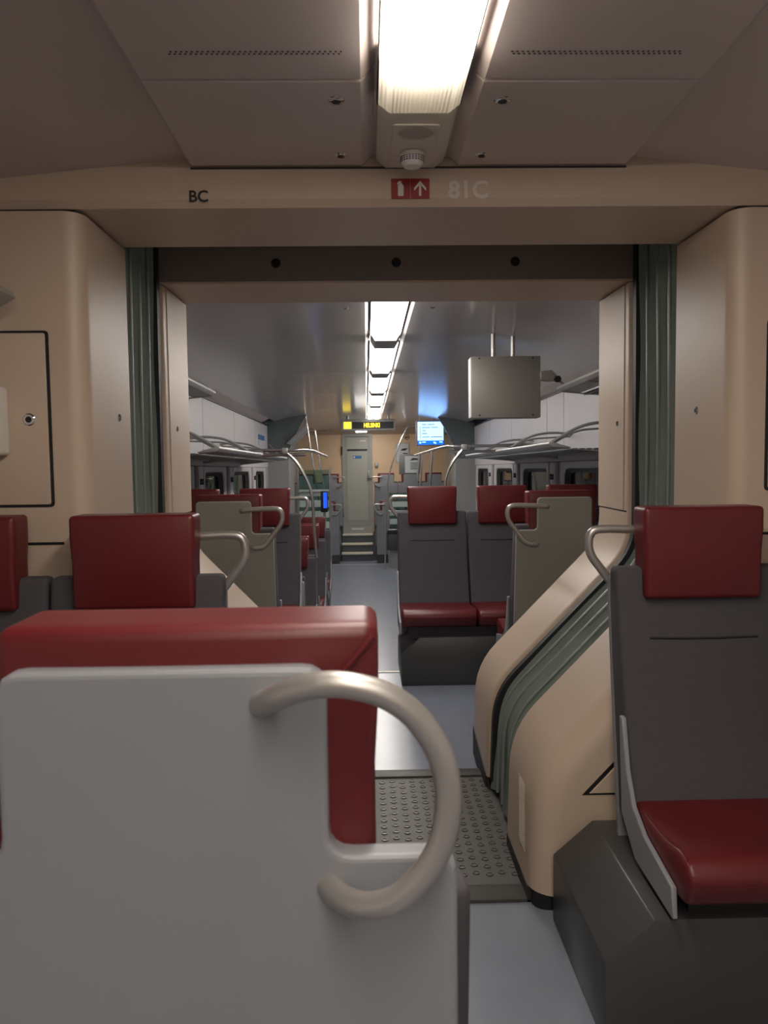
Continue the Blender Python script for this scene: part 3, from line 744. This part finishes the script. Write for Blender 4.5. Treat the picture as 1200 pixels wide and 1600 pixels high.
# notice board box below it
t = thing('notice_box', 'dark grey cabinet with framed paper notice below the lit monitor', 'cabinet', (.64, 14, 1.22))
part('cabinet', rbox(.469, .86, 14.0, 14.25, 1.223, 1.572, .01, 2), 'rack_dark', t)
part('hanger_rod', tube(nb(), [(.83, 14.12, 1.56), (.83, 14.12, 2.17)], .015, 8), 'steel', t)
nt_ = part('notice', box(nb(), .565, .80, 13.995, 14.001, 1.25, 1.545), 'paper', t)
b = nb(); prism([(.65,1.46),(.70,1.51),(.79,1.50),(.79,1.475),(.70,1.47)], 'y', 13.993, 13.996, bm=b)
for z in (1.42,1.385,1.35,1.32): box(b, .66, .79, 13.993, 13.996, z-.006, z+.006)
part('notice_print', b, 'print_black', nt_)

# ---- vestibule partitions
def partition(s, y, label):
    xw = WR if s > 0 else WL; k = 1 if s > 0 else 1
    t = thing('vestibule_partition', label, 'partition', (xw-s*.2, y, LOW), group='partitions at the far doors')
    part('lower_panel', box(nb(), *sorted((xw, xw-s*.295)), y, y+.05, LOW, 1.47), 'wall_grey', t)
    part('upper_panel', prism([(xw,1.47),(xw-s*.295,1.47),(xw-s*.33,1.68),(xw-s*.47,1.95),(xw-s*.60,2.165),(xw,2.165)], 'y', y, y+.05), 'wall_dark', t)
    part('edge_tube', tube(nb(), [(xw-s*.30, y+.02, LOW), (xw-s*.30, y+.02, 1.47)], .012, 8), 'rack', t)
    part('stay_rod', tube(nb(), [(xw-s*.02, y-.01, 1.70), (xw-s*.20, y-.01, 1.50)], .007, 6), 'rack', t)
    return t
partition(-1, 11.66, 'dark grey partition at the end of the left wall of the far car')
partition(1, 12.45, 'dark grey partition at the end of the right wall of the far car')
t = thing('route_map', 'slanted grey route map strip on the left vestibule partition', 'map', (-1.07, 11.55, 1.67))
part('map_board', prism([(-1.265,1.705),(-1.155,1.67),(-.94,1.88),(-.975,1.985)], 'y', 11.60, 11.62, .003, 1), 'wall_grey', t)
b = nb()
for u in range(9): 
    x = -1.19+u*.026; box(b, x-.004, x+.004, 11.597, 11.60, 1.70+u*.024, 1.745+u*.024)
part('map_print', b, 'paper', t)
t = thing('wall_notice', 'blue wall notice on the white panel by the left partition', 'sign', (-1.53, 10.9, 1.66))
part('sign_plate', box(nb(), -1.538, -1.530, 10.65, 11.25, 1.735, 1.80), 'print_blue', t)
part('sign_lower', box(nb(), -1.538, -1.530, 10.65, 11.25, 1.655, 1.733), 'paper', t)
# glass draught screens
def screen(s, y, x0, x1, z1, label, zb):
    t = thing('glass_screen', label, 'glass screen', ((x0+x1)/2, y, LOW), group='glass screens at the far doors')
    part('glass', box(nb(), x0, x1, y, y+.01, zb, z1), 'teal_glass', t)
    for k in range(4):
        z = zb+.10+k*.16
        if z+.1 < z1: part('frosted_band', box(nb(), x0+.02, x1, y-.004, y-.001, z, z+.10), 'frost', t)
    part('rail', tube(nb(), [(x0, y-.03, z1-.33), (x1, y-.03, z1-.33)], .012, 8), 'steel', t)
    part('rail', tube(nb(), [(x0, y-.03, zb), (x1, y-.03, zb)], .012, 8), 'steel', t)
    for x in (x0, x1): part('post', tube(nb(), [(x, y, LOW), (x, y, z1+.03)], .018, 10), 'steel', t)
    part('lower_panel', box(nb(), x0, x1, y, y+.03, LOW, zb-.02), 'wall_grey', t)
    return t
screen(-1, 11.9, -1.13, -.66, 1.32, 'glass screen with frosted bands left of the aisle behind the low seats', .35)
screen(1, 14.75, .29, .88, .88, 'glass screen with frosted bands right of the aisle beside the end steps', .20)
t = thing('litter_bin', 'dark grey litter bin under the right glass screen', 'bin', (.36, 14.6, -.17))
part('bin_body', rbox(.245, .47, 14.58, 14.72, -.17, .17, .02, 2), 'podium', t)
part('bin_mouth', rbox(.255, .46, 14.57, 14.60, .13, .20, .006, 2), 'black', t)
t = thing('ticket_reader', 'black ticket reader with glowing blue display by the left poles', 'ticket reader', (-.70, 11.3, .74))
part('body', rbox(-.765, -.665, 11.3, 11.40, .72, 1.02, .01, 2), 'black', t)
part('display', box(nb(), -.727, -.675, 11.294, 11.301, .78, 1.0), 'blue_sign', t)
part('arm', tube(nb(), [(-.715, 11.36, .73), (-.715, 11.36, LOW)], .02, 10), 'steel', t)

# ---- display board HELSINKI
t = thing('destination_display', 'amber dot matrix destination display reading Helsinki below the ceiling', 'display', (-.076, 12.7, 1.93))
part('housing', rbox(-.497, .345, 12.6, 12.78, 1.930, 2.108, .008, 2), 'rack', t)
part('display_window', box(nb(), -.325, .325, 12.594, 12.602, 1.958, 2.064), 'black', t)
yl = part('yellow_tile', box(nb(), -.458, -.340, 12.592, 12.602, 1.958, 2.064), 'led_yellow', t)
text('tile_mark', '1', .07, 'led_orange', yl, (-.398, 12.590, 1.985), bold=.003)
text('destination_text', 'HELSINKI', .094, 'led_yellow', t, (-.145, 12.590, 1.979), bold=.004, sx=.66)
for x in (-.40, .25): part('hanger', tube(nb(), [(x, 12.69, 2.10), (x, 12.69, 2.2)], .015, 8), 'rack', t)

# ---- end wall, cab door, steps
YE = 16.6
we = thing('wall_end', 'tan end wall of the far car around the cab door', None, (-.3, YE, LOW), kind='structure')
part('wall_left_part', box(nb(), WL, -.61, YE, YE+.1, LOW, 2.3), 'beige_end', we)
part('wall_right_part', box(nb(), .02, WR, YE, YE+.1, LOW, 2.3), 'beige_end', we)
part('wall_upper_part', box(nb(), -.61, .02, YE, YE+.1, 2.10, 2.3), 'beige_end', we)
part('wall_below_door', box(nb(), -.61, .02, YE, YE+.1, LOW, .15), 'door_frame', we)
for nm, xw in (('l', -1.1), ('r', .8)): pass
part('cove', prism([(YE,2.04),(YE,2.3),(YE-.5,2.3),(YE-.5,2.165),(YE-.2,2.13)], 'x', WL, WR), 'beige', we)
dr = thing('door_1', 'narrow grey driver cab door at the far end of the aisle', None, (-.3, YE, .15), kind='structure')
part('door_frame', box(nb(), -.608, -.535, YE-.03, YE+.08, .15, 2.06), 'door_frame', dr)
part('door_frame', box(nb(), -.055, .018, YE-.03, YE+.08, .15, 2.06), 'door_frame', dr)
part('door_frame', box(nb(), -.535, -.055, YE-.03, YE+.08, 2.0, 2.06), 'door_frame', dr)
part('door_backing', box(nb(), -.535, -.055, YE+.03, YE+.08, .15, 2.0), 'rubber', dr)
lf = part('door_leaf', box(nb(), -.505, -.088, YE+.0, YE+.05, .26, 1.70), 'door_grey', dr)
part('upper_flap', box(nb(), -.505, -.088, YE+.0, YE+.05, 1.745, 1.98), 'door_grey', dr)
part('door_surround', box(nb(), -.533, -.057, YE+.006, YE+.04, .155, 1.995), 'door_frame', dr)
part('slot', box(nb(), -.505, -.088, YE-.002, YE+.02, 1.702, 1.743), 'black', dr)
part('faint_marking', box(nb(), -.235, -.11, YE-.003, YE+.001, 1.90, 1.925), 'print_faint', dr)
part('blue_plate', box(nb(), -.385, -.21, YE-.004, YE+.002, 1.545, 1.605), 'print_blue', lf)
part('plate_print', box(nb(), -.372, -.345, YE-.006, YE-.003, 1.56, 1.59), 'print_white', lf)
part('handle', rbox(-.085, -.055, YE-.06, YE-.01, 1.16, 1.30, .006, 2), 'satin', dr)
part('handle_lever', rbox(-.10, .01, YE-.07, YE-.05, 1.13, 1.155, .005, 2), 'rack_dark', dr)
part('hinge', rbox(-.625, -.60, YE-.05, YE-.02, 1.62, 1.80, .004, 1), 'rubber', dr)
hz = nb()
for k in range(13):
    x = -.60+k*.047; prism([(x,2.065),(x+.022,2.065),(x+.046,2.105),(x+.024,2.105)], 'y', YE-.036, YE-.03, bm=hz)
part('hazard_stripes', hz, 'black', dr)
part('hazard_back', box(nb(), -.608, .018, YE-.033, YE-.0, 2.062, 2.108), 'nosing', dr)
t = thing('emergency_lamp', 'small bright strip lamp under the destination display', 'lamp', (-.19, 12.75, 1.91))
part('lens', rbox(-.27, -.10, 12.62, 12.68, 1.905, 1.926, .004, 1), 'lamp_far', t)
part('fitting', rbox(-.28, -.09, 12.61, 12.70, 1.922, 1.9295, .003, 1), 'rack', t)
st = thing('floor_end_steps', 'three steps with pale edges leading up to the cab door', None, (-.3, 16.1, LOW), kind='structure')
zz = [LOW+.165, LOW+.33, LOW+.50, LOW+.655]
for k, z in enumerate(zz[:3]):
    y = 15.82+k*.25
    part('step', box(nb(), -.62, -.002, y, YE, (LOW if k == 0 else zz[k-1]), z-.03), 'step_dark', st)
    part('step_edge', rbox(-.625, .003, y-.02, y+.24, z-.034, z, .008, 2), 'nosing', st)
part('door_sill', box(nb(), -.61, .02, 16.5, YE, zz[2], .15), 'door_frame', st)
sp_ = part('sill_plate', box(nb(), -.43, -.18, 16.494, 16.50, .075, .115), 'paper', st)
part('sill_print', box(nb(), -.36, -.25, 16.491, 16.495, .085, .105), 'nosing', sp_)
for x0, x1 in ((WL, -.63), (.01, WR)):
    part('side_podium', box(nb(), x0, x1, 15.90, YE, LOW, .02), 'step_dark', st)
part('white_line', box(nb(), -1.2, .36, 15.25, 15.27, LOW, LOW+.004), 'nosing', st)
t = thing('intercom', 'small grey intercom box on the tan wall beside the cab door', 'intercom', (.096, YE-.03, 1.36))
part('case', rbox(.060, .134, YE-.04, YE, 1.365, 1.46, .008, 2), 'wall_grey', t)
part('lens', rbox(.075, .119, YE-.046, YE-.038, 1.40, 1.45, .004, 1), 'paper', t)
t = thing('wall_poster', 'framed paper notice on the tan end wall', 'poster', (.64, YE-.02, 1.45))
part('frame', rbox(.505, .785, YE-.02, YE, 1.447, 1.858, .004, 1), 'rack', t)
pp_ = part('sheet', box(nb(), .525, .765, YE-.024, YE-.018, 1.47, 1.84), 'paper', t)
b = nb(); prism([(.60,1.70),(.64,1.74),(.76,1.75),(.70,1.70)], 'y', YE-.027, YE-.023, bm=b); box(b, .65, .75, YE-.027, YE-.023, 1.63, 1.65); part('print', b, 'print_black', pp_)
t = thing('prohibition_sign', 'round black prohibition pictogram on the end wall beside the monitor', 'sign', (.70, YE-.01, 1.97))
b = nb(); cyl(b, (.735, YE, 1.98), (0,-1,0), .055, .006, 24); part('disc', b, 'black', t)
b = nb(); cyl(b, (.735, YE-.006, 1.98), (0,-1,0), .042, .002, 24); k = part('disc_face', b, 'beige_end', t)
b = nb(); prism([(.70,1.955),(.715,2.005),(.73,1.985),(.76,2.0),(.77,1.965),(.745,1.97),(.735,1.955)], 'y', YE-.011, YE-.007, bm=b); part('pictogram', b, 'black', t)

# ------------------------------------------------------------------ tilt of the far car
bpy.context.view_layer.update()
TILT = math.radians(.8); PIV = Vector((0, 3.6, 0))
T = Matrix.Translation(PIV) @ Matrix.Rotation(-TILT, 4, 'X') @ Matrix.Translation(-PIV)
for o in FAR_OBJS:
    o.matrix_world = T @ o.matrix_basis
bpy.context.view_layer.update()
